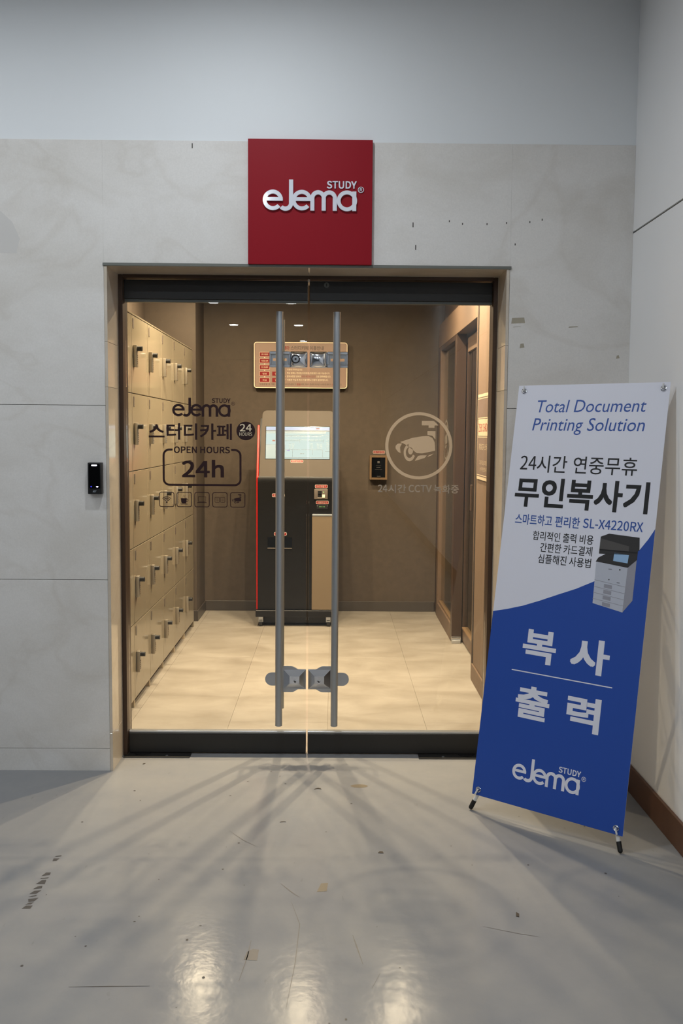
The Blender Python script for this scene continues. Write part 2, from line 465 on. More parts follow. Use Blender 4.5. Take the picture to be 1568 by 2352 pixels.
def camera_sign(b, cx, cy, r, t=0):
    """surveillance camera pictogram inside a circle of radius r (no ring)"""
    q = lambda pts: b.poly([(cx+p[0]*r, cy+p[1]*r) for p in pts], t)
    q(((.08, .74), (.08, .61), (.28, .61), (.28, .54), (.46, .54), (.46, .61), (.58, .61), (.44, .74)))
    q(((.25, .44), (.49, .44), (.49, .19), (.40, .30), (.25, .33)))
    pts = [(-.56, .11), (-.20, .235), (.10, .285), (.28, .295), (.40, .24), (.47, .11), (.49, -.14), (.10, -.225), (-.06, -.215), (-.22, -.09), (-.42, .05)]
    q(pts)
    q([(-.50, .07), (-.56, -.05), (-.54, -.22), (-.62, -.18), (-.69, -.08), (-.69, .0), (-.63, .06)])
    for i in range(16):
        a0, a1 = math.radians(100+i*17), math.radians(117+i*17)
        if i > 13: break
        P = lambda a, s: (-.275+.175*s*math.cos(a), -.20+.26*s*math.sin(a))
        q((P(a0, .62), P(a0, 1), P(a1, 1), P(a1, .62)))
    q([(-.275+.075*math.cos(2*PI*i/14)+.03, -.15+.11*math.sin(2*PI*i/14)) for i in range(14)])
    q(((-.12, -.45), (-.02, -.30), (.06, -.28), (.24, -.28), (.18, -.36)))
    q(((.25, -.33), (.30, -.28), (.44, -.225), (.38, -.28)))
    return b

# ================================================================== SETTING: the hall
HX0, HX1, HY0, FW = -5.5, 1.22, -16.0, 3.902
OL, OR, OT = -.931, .705, 2.118          # the opening
DY = 4.14                                # glass plane
fl = B().box((HX0, HY0, -.12), (HX1+.02, DY-.01, 0)).out('floor', 'floor')
tag(fl, 'worn glossy grey epoxy floor of the hall', 'floor', kind='structure')
c_ = B().box((HX0, HY0, HALL_Z+.02), (HX1+.1, FW+.3, HALL_Z+.14)).out('ceiling', 'ceiling')
tag(c_, 'white hall ceiling with recessed downlights', 'ceiling', kind='structure')
w = B()
w.box((HX0, FW+.016, 0), (OL-.012, 4.2, 2.62)); w.box((OR+.012, FW+.016, 0), (HX1+.1, 4.2, 2.62))
w.box((OL-.012, FW+.016, OT+.012), (OR+.012, 4.2, 2.62)); w.box((HX0, FW+.004, 2.62), (HX1+.1, 4.2, HALL_Z+.02))
wf = w.out('wall_front', 'paint'); tag(wf, 'entrance wall, white paint above stained pale stone slabs', 'wall', kind='structure')
rows = ((0, .096), (.098, .822), (.824, 1.551), (1.553, 2.619))
for z0, z1 in rows:
    for x0, x1 in ((HX0, -2.3), (-2.297, OL-.013), (OR+.013, HX1)):
        B().box((x0, FW, z0), (x1, FW+.016, z1), .0006).out('stone_slab', 'stone', wf)
B().box((OL-.0129, FW, OT+.0125), (OR+.0128, FW+.016, 2.619), .0003).out('stone_slab', 'stone', wf)
# faint marks on the stone: pin holes, old tape and a square patch
mw_wall = frame_m((0, FW-.0004, 0), (1, 0, 0), (0, 0, 1))
b = B()
for px, pz, a in ((.318, 2.30, 1), (.466, 2.31, 0), (.70, 2.305, 0), (.52, 2.30, 0), (.795, 2.31, 0), (.737, 2.22, 0), (.33, 2.21, 1), (.62, 2.30, 0), (.845, 2.32, 0), (-.58, 2.605, 1)):
    b.rect(px-.002, pz-.004-(.012 if a else 0), px+.002, pz+.004)
b.out('pin_hole', 'wallspot', wf, mw_wall, smooth=False)
b = B()
for x0, z0, x1, z1 in ((.728, 1.90, .785, 1.925), (.735, 1.885, .77, 1.889), (.965, 1.885, 1.005, 1.892), (.765, 1.80, .785, 1.82), (1.165, 1.76, 1.18, 1.775)):
    b.poly(((x0, z0), (x1, z0+.003), (x1-.004, z1), (x0+.003, z1-.002)))
b.out('tape_mark', 'wallmark', wf, mw_wall, smooth=False)
b = B(); b.poly([(-1.62, 2.165), (-1.297, 2.167), (-1.283, 2.225), (-1.312, 2.29), (-1.36, 2.335), (-1.62, 2.37)]); b.out('grey_stain', 'wall_stain', wf, mw_wall, smooth=False)

w = B(); w.box((HX1, HY0, 0), (HX1+.1, FW+.3, 2.268)); w.box((HX1, HY0, 2.276), (HX1+.1, FW+.3, HALL_Z+.02))
wr = w.out('wall_right', 'paint_side'); tag(wr, 'white panelled side wall of the hall with one dark groove', 'wall', kind='structure')
B().box((HX1+.008, HY0, 2.266), (HX1+.09, FW+.0, 2.278)).out('groove', 'groove', wr)
o = B().box((HX0-.1, HY0, 0), (HX0, FW+.3, HALL_Z+.02)).out('wall_left', 'paint_dim'); tag(o, 'grey far side wall of the hall', 'wall', kind='structure')
o = B().box((HX0-.1, HY0-.1, 0), (HX1+.1, HY0, HALL_Z+.02)).out('wall_rear', 'paint_dim'); tag(o, 'grey end wall of the hall', 'wall', kind='structure')
o = B().box((HX1-.012, HY0, 0), (HX1, FW, .11), .002).out('baseboard_right', 'skirt_brown'); tag(o, 'brown wooden baseboard along the white side wall', 'baseboard', kind='structure')

# floor wear: tape residue, scuffs, patches (flat stains of the floor)
mw_f = frame_m((0, 0, .0005), (1, 0, 0), (0, 1, 0))
b = B()
y = 2.735
while y < 3.09:
    hgt = random.uniform(.012, .035)
    if not 2.96 < y < 3.03:
        x = -.922-.006*math.sin(y*9)
        b.poly([(x-.012+random.uniform(-.006, .006), y), (x+.011+random.uniform(-.008, .003), y+random.uniform(0, .008)), (x+.012+random.uniform(-.006, .004), y+hgt), (x-.010+random.uniform(-.004, .010), y+hgt-random.uniform(0, .01))])
    y += hgt+random.uniform(.0, .012)
b.out('tape_residue', 'stain_dark', fl, mw_f, smooth=False)
def scuff(pts, wd, mat='stain'):
    b = B()
    for i in range(len(pts)-1):
        p, q = Vector(pts[i]), Vector(pts[i+1]); n = (q-p).orthogonal().normalized()*wd/2
        b.poly([p-n*(.3 if i == 0 else 1), q-n*(.3 if i == len(pts)-2 else 1), q+n*(.3 if i == len(pts)-2 else 1), p+n*(.3 if i == 0 else 1)])
    b.out('scuff_mark', mat, fl, mw_f, smooth=False)
scuff([(-.68, 2.333), (-.58, 2.336), (-.47, 2.338)], .0035, 'stain_dark')
scuff([(-.24, 2.36), (-.228, 2.48), (-.225, 2.56)], .003)
scuff([(-.11, 2.24), (-.095, 2.45), (-.09, 2.65), (-.12, 2.78)], .0022)
scuff([(.09, 2.44), (.075, 2.53), (.065, 2.59)], .004)
scuff([(-.16, 2.90), (-.12, 2.84), (-.095, 2.81)], .004)
scuff([(.45, 2.64), (.55, 2.60), (.6, 2.585)], .003)
scuff([(-.37, 3.3), (-.31, 3.22), (-.26, 3.17)], .003)
scuff([(.11, 2.33), (.135, 2.4)], .003)
b = B(); b.poly([(-.237, 2.462), (-.2, 2.458), (-.199, 2.512), (-.216, 2.516), (-.232, 2.5)]); b.out('floor_patch', 'stain', fl, mw_f, smooth=False)
b = B(); b.poly([(-.043, 2.845), (-.012, 2.85), (-.008, 2.905), (-.03, 2.902)]); b.out('floor_patch', 'stain_tan', fl, mw_f, smooth=False)
b = B(); b.disc(.115, 3.74, .035, ry=.018); b.out('floor_patch', 'stain_tan', fl, mw_f, smooth=False)
b = B()
for i in range(46):
    x, y = random.uniform(-1.1, 1.0), random.uniform(2.15, 4.0); r = random.uniform(.0018, .0045)
    b.disc(x, y, r, n=7, ry=r*random.uniform(.5, 1.4))
b.out('floor_speck', 'stain_dark', fl, mw_f, smooth=False)

# polished stone lining of the opening
for nm, xs, lab in (('trim_1', (OL-.012, OL), 'polished beige stone lining on the locker side of the entrance'), ('trim_2', (OR, OR+.012), 'polished beige stone lining on the banner side of the entrance')):
    t = empty(nm, ((xs[0]+xs[1])/2, FW, 0)); tag(t, lab, 'door lining', kind='structure')
    for z0, z1 in ((0, .1635), (.1645, 1.6275), (1.6285, 1.8115), (1.8125, OT)):
        B().box((xs[0], FW-.002, z0), (xs[1], 4.095, z1), .0006).out('stone_piece', 'jamb', t)
t = empty('trim_3', ((OL+OR)/2, FW, OT)); tag(t, 'polished beige stone head of the entrance with a metal edge', 'door lining', kind='structure')
B().box((OL-.012, FW-.002, OT), (-.112, 4.095, OT+.012), .0006).out('stone_piece', 'jamb', t)
B().box((-.111, FW-.002, OT), (OR+.012, 4.095, OT+.012), .0006).out('stone_piece', 'jamb', t)
B().box((OL-.016, FW-.006, OT+.001), (OR+.018, FW-.002, OT+.013), .001).out('metal_edge', 'edge', t)
t = empty('trim_4', (-.113, 4.1, 0)); tag(t, 'dark bronze metal frame around the double glass doors', 'door frame', kind='structure')
B().box((OL, 4.095, 0), (OL+.019, 4.19, OT), .002).out('frame_post', 'frame', t)
B().box((OR-.019, 4.095, 0), (OR, 4.19, OT), .002).out('frame_post', 'frame', t)
B().box((OL+.019, 4.095, OT-.014), (OR-.019, 4.19, OT), .001).out('frame_head', 'frame', t)

# ================================================================== SETTING: the room behind the glass
RX0, RX1, RY0, RY1 = -1.42, .83, 4.2, 7.56
fi = B().box((RX0-.02, DY-.01, -.12), (RX1+.2, RY1+.1, -.003)).out('floor_interior', 'subfloor')
tag(fi, 'pale stone-look tile floor behind the glass doors', 'floor', kind='structure')
tx = [-1.49, -1.0, -.51, -.02, .467, .955]
for i in range(len(tx)-1):
    y = DY-.01-(0 if i % 2 else .46)
    while y < RY1:
        y0, y1 = max(y, DY-.01), min(y+.92, RY1)
        x0, x1 = max(tx[i], RX0), min(tx[i+1], RX1+.15)
        if y1-y0 > .02:
            B().box((x0+.0005, y0+.0005, -.003), (x1-.0005, y1-.0005, 0), .0004).out('floor_tile', 'tile', fi, smooth=False)
        y += .92
o = B().box((RX0-.1, RY1, 0), (RX1+.2, RY1+.1, ROOM_Z+.1)).out('wall_back', 'brown_wall'); tag(o, 'brown textured wall at the back of the room', 'wall', kind='structure')
o = B().box((RX0-.1, 4.2, 0), (RX0, RY1, ROOM_Z+.1)).out('wall_locker_side', 'brown_wall'); tag(o, 'brown textured wall behind the lockers', 'wall', kind='structure')
o = B().box((RX0, 7.115, 0), (-1.04, RY1, ROOM_Z+.1)).out('wall_pier', 'brown_wall'); tag(o, 'brown textured wall pier beyond the end of the lockers', 'wall', kind='structure')
o = B().box((RX0-.1, 4.2, ROOM_Z+.015), (RX1+1.3, RY1+.1, ROOM_Z+.1)).out('ceiling_interior', 'ceiling'); tag(o, 'white ceiling of the room behind the glass', 'ceiling', kind='structure')
o = B().box((RX1, 4.2, 0), (RX1+.12, 5.43, ROOM_Z+.1)).out('wall_entry_side', 'brown_panel'); tag(o, 'brown film panelled wall beside the glass doors', 'wall', kind='structure')
B().box((RX1-.004, 5.425, 0), (RX1+.12, 5.445, ROOM_Z)).out('panel_joint', 'skirt', o)
B().box((RX1-.006, 5.445, 0), (RX1+.12, 5.462, 2.6)).out('edge_strip', 'brown_panel', o)
w = B(); w.box((RX1+.05, 5.46, 2.30), (RX1+.12, RY1, ROOM_Z+.1)); w.box((RX1, 5.46, 2.125), (RX1+.12, RY1-.06, 2.305), .002)
o = w.out('wall_header', 'brown_panel'); tag(o, 'brown panelled header above the sliding door', 'wall', kind='structure')
o = B().box((RX1+1.2, 4.2, 0), (RX1+1.3, RY1+.1, ROOM_Z+.1)).out('wall_side_room', 'side_room'); tag(o, 'dim wall of the side room behind the sliding door', 'wall', kind='structure')
o = B().box((RX1+.12, 5.3, -.12), (RX1+1.2, RY1, -.001)).out('floor_side_room', 'tile'); tag(o, 'floor of the dim side room', 'floor', kind='structure')
o = B().box((RX1+.12, 5.2, 0), (RX1+1.2, 5.3, ROOM_Z+.1)).out('wall_side_room_end', 'side_room'); tag(o, 'end wall of the dim side room', 'wall', kind='structure')
for nm, lo, hi, lab in (('baseboard_back', (-1.04, RY1-.01, 0), (RX1, RY1, .082), 'dark skirting along the brown back wall'),
                        ('baseboard_pier', (-1.04, 7.105, 0), (-1.03, RY1-.01, .082), 'dark skirting on the wall pier beyond the lockers'),
                        ('baseboard_pier_front', (RX0, 7.105, 0), (-1.04, 7.115, .082), 'dark skirting on the front of the wall pier'),
                        ('baseboard_entry', (RX1-.01, 4.2, 0), (RX1, 5.425, .1), 'brown skirting under the panelled wall beside the doors')):
    o = B().box(lo, hi, .002).out(nm, 'skirt' if 'entry' not in nm else 'brown_panel'); tag(o, lab, 'baseboard', kind='structure')

# fixed glazing and sliding door in the right-hand wall of the room
t = empty('window_1', (RX1+.03, 7.0, 0)); tag(t, 'fixed glass panel in a bronze frame beside the sliding door', 'window', kind='structure')
B().box((RX1+.0, 6.42, 0), (RX1+.07, 6.50, 2.125), .002).out('frame_post', 'frame', t)
B().box((RX1+.0, 7.33, .11), (RX1+.06, 7.42, 2.125), .002).out('frame_post', 'brown_panel', t)
B().box((RX1+.005, 7.42, 0), (RX1+.08, RY1, 2.3), .002).out('corner_post', 'frame', t)
B().box((RX1, 6.50, 0), (RX1+.06, 7.42, .115), .002).out('bottom_rail', 'brown_panel', t)
B().box((RX1+.012, 6.50, .115), (RX1+.05, 7.33, .135), .004).out('ledge', 'wood', t)
B().box((RX1, 6.50, 2.09), (RX1+.06, 7.33, 2.125), .002).out('top_rail', 'frame', t)
B().box((RX1+.028, 6.49, .13), (RX1+.036, 7.34, 2.095)).out('pane', 'glass2', t)
mw = frame_m((RX1+.0265, 7.15, 1.405), (0, -1, 0), (0, 0, 1))
b = B(); b.arc(0, 0, .135, .152, 0, 360); camera_sign(b, 0, 0, .15); b.out('camera_sticker', 'film', t, mw, smooth=False)
t = empty('door_3', (RX1+.075, 5.9, 0)); tag(t, 'bronze framed glass sliding door in the side wall', 'sliding door', kind='structure')
B().box((RX1+.075, 6.40, .012), (RX1+.11, 6.46, 2.1), .002).out('door_stile', 'frame', t)
B().box((RX1+.075, 5.47, .012), (RX1+.11, 5.53, 2.1), .002).out('door_stile', 'brown_panel', t)
B().box((RX1+.075, 5.53, .012), (RX1+.11, 6.40, .10), .002).out('bottom_rail', 'brown_panel', t)
B().box((RX1+.068, 5.53, .10), (RX1+.11, 6.40, .115), .003).out('ledge', 'wood', t)
B().box((RX1+.075, 5.53, 2.0), (RX1+.11, 6.40, 2.10), .002).out('top_rail', 'brown_panel', t)
B().box((RX1+.089, 5.52, .11), (RX1+.096, 6.41, 2.01)).out('pane', 'glass2', t)
B().box((RX1+.060, 6.05, .95), (RX1+.075, 6.075, 1.12), .003).out('pull_handle', 'frame', t)
t = empty('door_guide', (RX1+.04, 6.44, 0)); tag(t, 'small chrome door guide on the floor by the sliding door', 'door guide')
B().cyl((RX1-.004, 6.40, .035), (RX1+.062, 6.40, .035), .013, 16).out('roller', 'chrome', t)
B().box((RX1-.002, 6.385, 0), (RX1+.06, 6.415, .024), .002).out('base', 'chrome_soft', t)

# ================================================================== DOUBLE GLASS DOORS
def lock_body(x0, x1, z0, z1, y, h, k=2.0):
    """bulged chrome cover between x0..x1, z0..z1 rising h towards the hall"""
    b = B(); n = 14; g = []
    for i in range(n+1):
        row = []
        for j in range(n+1):
            a, c = i/n*2-1, j/n*2-1
            hh = h*max(0, (1-abs(a)**k))**.55*max(0, (1-abs(c)**k))**.55
            row.append(b.bm.verts.new((x0+(x1-x0)*i/n, y-hh, z0+(z1-z0)*j/n)))
        g.append(row)
    for i in range(n):
        for j in range(n): b.bm.faces.new((g[i][j], g[i+1][j], g[i+1][j+1], g[i][j+1]))
    return b

def pyramid(x0, x1, z0, z1, y, h, ix, iz):
    """bevelled chrome cover with a flat top"""
    b = B()
    lo = [b.bm.verts.new(p) for p in ((x0, y, z0), (x1, y, z0), (x1, y, z1), (x0, y, z1))]
    t = [b.bm.verts.new(p) for p in ((x0+ix, y-h, z0+iz), (x1-ix, y-h, z0+iz), (x1-ix, y-h, z1-iz), (x0+ix, y-h, z1-iz))]
    b.bm.faces.new(t); b.bm.faces.new(lo[::-1])
    for i in range(4): b.bm.faces.new((lo[i], lo[(i+1) % 4], t[(i+1) % 4], t[i]))
    return b

def leaf(name, x0, x1, seam, hx, s, label):
    """s = -1 for the leaf whose meeting edge is its right side, +1 for the other"""
    t = empty(name, ((x0+x1)/2, DY, 0)); tag(t, label, 'glass door', kind='structure')
    B().box((x0+.001, DY-.006, .095), (x1-.001, DY+.006, 2.018)).out('pane', 'glass', t, smooth=False)
    r = B().box((x0, DY-.02, 2.018), (x1, DY+.02, 2.100), .0015).out('top_rail', 'rail', t)
    B().box((x0, DY-.012, 2.006), (x1, DY+.012, 2.018), .001).out('gasket', 'gasket', r)
    r2 = B().box((x0, DY-.02, .006), (x1, DY+.02, .095), .0015).out('bottom_rail', 'rail', t)
    B().box((x0, DY-.014, .095), (x1, DY+.014, .104), .001).out('gasket', 'chrome_soft', r2)
    # pull bars on both faces
    for yy, nm in ((DY-.075, 'pull_bar'), (DY+.075, 'pull_bar')):
        z0, z1 = (.149, 1.961) if yy < DY else (.185, 1.945)
        h = B().cyl((hx, yy, z0), (hx, yy, z1), .0155, 28).out(nm, 'steel', t)
        for zz in (.45, 1.62):
            e = DY-.006 if yy < DY else DY+.006
            B().cyl((hx, yy, zz), (hx, e, zz), .0085, 14).out('standoff', 'steel', h)
    yf = DY-.007
    # upper lock case
    a, e = (-.282, -.1165) if s < 0 else (-.1065, .060)
    m_ = -.192 if s < 0 else -.030
    u = empty('upper_lock', ((a+e)/2, DY, 1.763)); u.parent = t; u.matrix_parent_inverse = WM[t.name].inverted()
    lo, hi = (a, m_) if s < 0 else (m_, e)
    b = B()
    b.box((lo, yf-.014, 1.729), (hi, yf, 1.741), .002); b.box((lo, yf-.014, 1.786), (hi, yf, 1.798), .002)
    b.box((lo, yf-.014, 1.741), (lo+.008, yf, 1.786), .002); b.box((hi-.008, yf-.014, 1.741), (hi, yf, 1.786), .002)
    b.out('lock_frame', 'chrome_soft', u)
    b = B(); b.box((lo+.008, yf-.006, 1.741), (hi-.008, yf, 1.757)); b.box((lo+.008, yf-.006, 1.769), (hi-.008, yf, 1.786))
    b.box((lo+.008, yf-.006, 1.757), (lo+.015, yf, 1.769)); b.box((hi-.015, yf-.006, 1.757), (hi-.008, yf, 1.769))
    b.out('slotted_plate', 'steel', u)
    lo, hi = (m_, e) if s < 0 else (a, m_)
    B().box((lo, yf-.012, 1.729), (hi, yf, 1.798), .003).out('lock_case', 'chrome', u)
    lock_body(lo+.004, hi-.004, 1.732, 1.795, yf-.012, .016).out('lock_cover', 'chrome', u)
    if s < 0:
        k = B().cyl((-.167, yf-.034, 1.764), (-.167, yf-.020, 1.764), .0155, 24).out('key_cylinder', 'chrome', u)
        b = B(); b.torus((-.167, yf-.034, 1.764), Matrix.Rotation(PI/2, 3, 'X'), .0165, .003); b.out('cylinder_ring', 'black', k)
        B().cyl((-.167, yf-.036, 1.764), (-.167, yf-.0335, 1.764), .0045, 12).out('key_hole', 'black', k)
    else:
        pass
    # lower lock: lobed plate and bevelled cover
    l = empty('lower_lock', (seam+s*.09, DY, .343)); l.parent = t; l.matrix_parent_inverse = WM[t.name].inverted()
    sg = s
    X = lambda d: seam+sg*d
    pts = [(.005, .297), (.040, .297), (.062, .284), (.070, .283), (.106, .283), (.112, .290), (.114, .313)]
    for i in range(13):
        an = -PI/2+PI*i/12; pts.append((.158+.030*math.cos(an), .343+.030*math.sin(an)))
    pts += [(.114, .373), (.112, .396), (.106, .402), (.070, .402), (.062, .400), (.040, .388), (.005, .388)]
    bp = B(); q = [(X(p[0]), p[1]) for p in pts]
    if sg < 0: q = q[::-1]
    bp.poly(q, .005)
    bp.out('lobed_plate', 'chrome_soft', l, frame_m((0, yf, 0), (1, 0, 0), (0, 0, 1)))
    xa, xb = sorted((X(.006), X(.105)))
    pyramid(xa, xb, .300, .386, yf-.005, .017, .028, .026).out('lock_cover', 'chrome', l, smooth=False)
    b = B(); b.torus((X(.053), yf-.023, .336), Matrix.Rotation(PI/2, 3, 'X'), .0055, .0022, 18, 8); b.out('screw_ring', 'chrome', l)
    B().cyl((X(.053), yf-.0235, .336), (X(.053), yf-.0215, .336), .004, 10).out('key_hole', 'black', l)
    return t, r

SEAM = -.112
dl, _ = leaf('door_1', OL+.021, SEAM-.004, SEAM, -.235, -1, 'glass door leaf with dark shop lettering and five small icons')
dr, rtop = leaf('door_2', SEAM+.004, OR-.021, SEAM, .0105, 1, 'glass door leaf with frosted camera sticker, nearer the banner')
k = B().cyl((-.035, DY-.0235, 2.083), (-.035, DY-.019, 2.083), .0115, 20).out('rail_lock', 'gasket', dr)
B().box((-.0365, DY-.0245, 2.077), (-.0335, DY-.0232, 2.089)).out('key_slot', 'black', k)

# dark lettering on the left leaf
GV = frame_m((0, DY-.0072, 0), (1, 0, 0), (0, 0, 1))
emblem('', -.708, 1.513, .254/967, 'vinyl', dl, GV)
text('large_lettering', '스터디카페', (-.812, 1.411, -.447, 1.483), 'vinyl', dl, GV, bold=.018)
B().disc(-.386, 1.4515, .041, n=40).out('round_badge', 'vinyl', dl, GV, smooth=False)
GV2 = frame_m((0, DY-.0078, 0), (1, 0, 0), (0, 0, 1))
text('badge_number', '24', (-.412, 1.450, -.360, 1.482), 'cream', dl, GV2, bold=.012)
text('badge_word', 'HOURS', (-.414, 1.430, -.358, 1.445), 'cream', dl, GV2)
b = B(); W_ = .009
x0, x1, z0, z1, r_ = -.752, -.405, 1.208, 1.372, .03
b.arc(x0+r_, z1-r_, r_-W_, r_, 90, 180); b.arc(x1-r_, z1-r_, r_-W_, r_, 0, 90); b.arc(x0+r_, z0+r_, r_-W_, r_, 180, 270); b.arc(x1-r_, z0+r_, r_-W_, r_, 270, 360)
b.rect(x0, z0+r_, x0+W_, z1-r_); b.rect(x1-W_, z0+r_, x1, z1-r_); b.rect(x0+r_, z0, x1-r_, z0+W_)
b.rect(x0+r_, z1-W_, -.708, z1); b.rect(-.450, z1-W_, x1-r_, z1)
b.out('hours_frame', 'vinyl', dl, GV, smooth=False)
text('hours_heading', 'OPEN HOURS', (-.702, 1.352, -.456, 1.382), 'vinyl', dl, GV, bold=.024)
text('hours_number', '24h', (-.667, 1.246, -.482, 1.324), 'vinyl', dl, GV, bold=.022)
ix = (-.735, -.658, -.5795, -.5005, -.422)
for i, cx in enumerate(ix):
    cz = 1.1475
    f = B(); f.rrect_line(cx-.0335, cz-.0335, cx+.0335, cz+.0335, .010, .0033); f = f.out('icon_frame', 'vinyl', dl, GV, smooth=False)
    b = B()
    if i == 0:
        b.disc(cx, cz-.012, .0037, n=14)
        for r0 in (.010, .017, .024): b.arc(cx, cz-.014, r0, r0+.0032, 42, 138)
    elif i == 1:
        b.poly([(cx-.015, cz+.006), (cx-.013, cz-.012), (cx-.008, cz-.017), (cx+.006, cz-.017), (cx+.010, cz-.012), (cx+.011, cz+.006)])
        b.arc(cx+.0115, cz-.003, .0045, .007, -110, 100); b.rect(cx-.016, cz-.0215, cx+.014, cz-.0185)
        for dx in (-.004, .002): b.arc(cx+dx, cz+.012, .0015, .0026, 90, 270); b.arc(cx+dx, cz+.017, .0015, .0026, -90, 90)
    elif i == 2:
        b.rrect_line(cx-.017, cz-.009, cx+.017, cz+.014, .002, .0018); b.rect(cx-.020, cz-.0145, cx+.020, cz-.0115)
    elif i == 3:
        for sx in (-1, 1):
            xs = sorted((cx+sx*.001, cx+sx*.0225))
            b.rrect_line(xs[0], cz-.012, xs[1], cz+.012, .003, .0019)
            for kz in (-.004, .001, .006): b.rect(xs[0]+.005, cz+kz, xs[1]-.005, cz+kz+.0012)
    else:
        camera_sign(b, cx-.001, cz, .034)
    b.out('pictogram', 'vinyl', f, GV, smooth=False)
# frosted camera sticker on the right leaf
b = B(); b.arc(.3755, 1.392, .1345, .148, 0, 360); b.out('sticker_ring', 'film', dr, GV, smooth=False)
camera_sign(B(), .3755, 1.392, .148).out('camera_pictogram', 'film', dr, GV, smooth=False)
for s_, a, e, lo in (('24', .198, .239, .0045), ('시간', .243, .322, 0), ('CCTV', .333, .435, .0045), ('녹화중', .445, .555, 0)):
    text('sticker_lettering', s_, (a, 1.183+lo, e, 1.221-lo*.3), 'film_solid', dr, GV, bold=.012)

# floor hinge covers
for x0, x1, lab in ((-.925, -.63, 'dark metal floor hinge plate below the lettered glass door'), (.39, .682, 'dark metal floor hinge plate below the glass door by the banner')):
    t = empty('floor_hinge_plate', ((x0+x1)/2, 4.1, 0)); tag(t, lab, 'hinge plate', 'floor hinge plates')
    B().box((x0, 4.062, 0), (x1, DY+.02, .0035), .001).out('plate', 'rail', t)
    hx = x0+.075 if x0 < 0 else x1-.075
    b = B(); b.cyl((hx, 4.125, .0035), (hx, 4.125, .0055), .038, 24); b.out('pivot_cap', 'black', t)
    B().cyl((x0+.19 if x0 < 0 else x0+.11, 4.085, .0035), (x0+.19 if x0 < 0 else x0+.11, 4.085, .005), .006, 12).out('screw', 'steel', t)

# ================================================================== THINGS IN THE HALL
# square sign
t = empty('shop_sign', (-.102, 3.885, 2.128)); tag(t, 'square red shop sign with raised white lettering above the doors', 'sign')
B().box((-.353, 3.882, 2.1285), (.150, 3.9, 2.6235), .001).out('board', 'red', t)
kk = .500/1282
emblem('', -.353+(287-131)*kk, 2.1285+(1419-875)*kk, kk, 'white_gloss', t, frame_m((0, 3.882, 0), (1, 0, 0), (0, 0, 1)), t=.009)

# card reader by the door
t = empty('card_reader', (-.984, 3.9, 1.187)); tag(t, 'small black card reader on the stone wall left of the doors', 'card reader')
B().box((-1.013, 3.868, 1.186), (-.956, 3.902, 1.316), .003, 2).out('housing', 'black', t)
RV = frame_m((0, 3.8675, 0), (1, 0, 0), (0, 0, 1))
f = B(); f.rrect(-1.0075, 1.209, -.9615, 1.311, .006); f = f.out('face_panel', 'black_gloss', t, RV, smooth=False)
RV2 = frame_m((0, 3.8670, 0), (1, 0, 0), (0, 0, 1))
b = B(); b.rrect(-.997, 1.3015, -.974, 1.3075, .0029); b.out('status_light', 'led_white', t, RV2, smooth=False)
b = B(); b.disc(-.9985, 1.217, .003, n=14); b.out('blue_light', 'led_blue', t, RV2, smooth=False)
b = B(); b.rrect(-.978, 1.2145, -.9695, 1.219, .002); b.out('key_light', 'led_white', t, RV2, smooth=False)
text('maker_lettering', 'ADT', (-.993, 1.1935, -.977, 1.2015), 'logo_grey', t, RV2, shear=.25, bold=.02)

# X-frame banner
BLc = Vector((.543, 3.502, .064)); eu = Vector((.77514, -.63178, -.003334)).normalized(); ev0 = Vector((.118109, .140606, .982995))
ev = (ev0-eu*ev0.dot(eu)).normalized(); en = eu.cross(ev)
def BM(off): return frame_m(BLc+en*off, eu, ev)
def bp(u, v, off=0): return BLc+eu*u+ev*v+en*off
bn = empty('banner_stand', (.93, 3.45, 0)); tag(bn, 'tall white and blue printed banner on an X-shaped stand', 'banner stand')
sh = B(); sh.box((0, 0, -.0008), (.6, 1.6, 0)); sh = sh.out('banner_sheet', 'sheet', bn, BM(0), smooth=False)
PV = BM(.0004); PV2 = BM(.0008); PV3 = BM(.0012)
# blue field below a rising curve
cu = [(.0, .706), (.06, .722), (.123, .742), (.19, .769), (.26, .800), (.33, .830), (.399, .866), (.46, .908), (.51, .950), (.554, .996), (.58, 1.035), (.6, 1.072)]
b = B()
for i in range(len(cu)-1): b.poly([(cu[i][0], .0), (cu[i+1][0], .0), cu[i+1], cu[i]])
b.out('blue_field', 'b_blue', sh, PV, smooth=False)
text('heading_lettering', 'Total Document', (.089, 1.492, .521, 1.540), 'b_txt', sh, PV, shear=.16, humanist=True)
text('heading_lettering', 'Printing Solution', (.078, 1.405, .523, 1.470), 'b_txt', sh, PV, shear=.16, humanist=True)
for s_, a, e, lo in (('24', .045, .113, .009), ('시간', .116, .240, 0), ('연중무휴', .266, .512, 0)):
    text('hours_lettering', s_, (a, 1.258+lo, e, 1.324-lo*.3), 'b_black', sh, PV, bold=.004)
text('title_lettering', '무인복사기', (.036, 1.122, .566, 1.237), 'b_black', sh, PV, bold=.024)
for s_, a, e, lo in (('스마트하고', .050, .205, 0), ('편리한', .218, .317, 0), ('SL-X4220RX', .330, .556, .005)):
    text('model_lettering', s_, (a, 1.052+lo, e, 1.094-lo*.3), 'b_txt', sh, PV, bold=.010)
for z0, s_, u0 in ((.997, '합리적인 출력 비용', .133), (.954, '간편한 카드결제', .169), (.911, '심플해진 사용법', .165)):
    text('detail_lettering', s_, (u0, z0, .377, z0+.035), 'b_black', sh, PV, bold=.004)
for s_, q in (('복', (.143, .536, .279, .659)), ('사', (.338, .530, .486, .656)), ('출', (.139, .326, .277, .447)), ('력', (.346, .322, .474, .447))):
    text('large_lettering', s_, q, 'b_white', sh, PV2, bold=.027)
b = B(); b.rect(.108, .4945, .507, .4985); b.out('divider_line', 'b_white', sh, PV2, smooth=False)
emblem('', .158, .098, .268/967, 'b_white', sh, PV2)
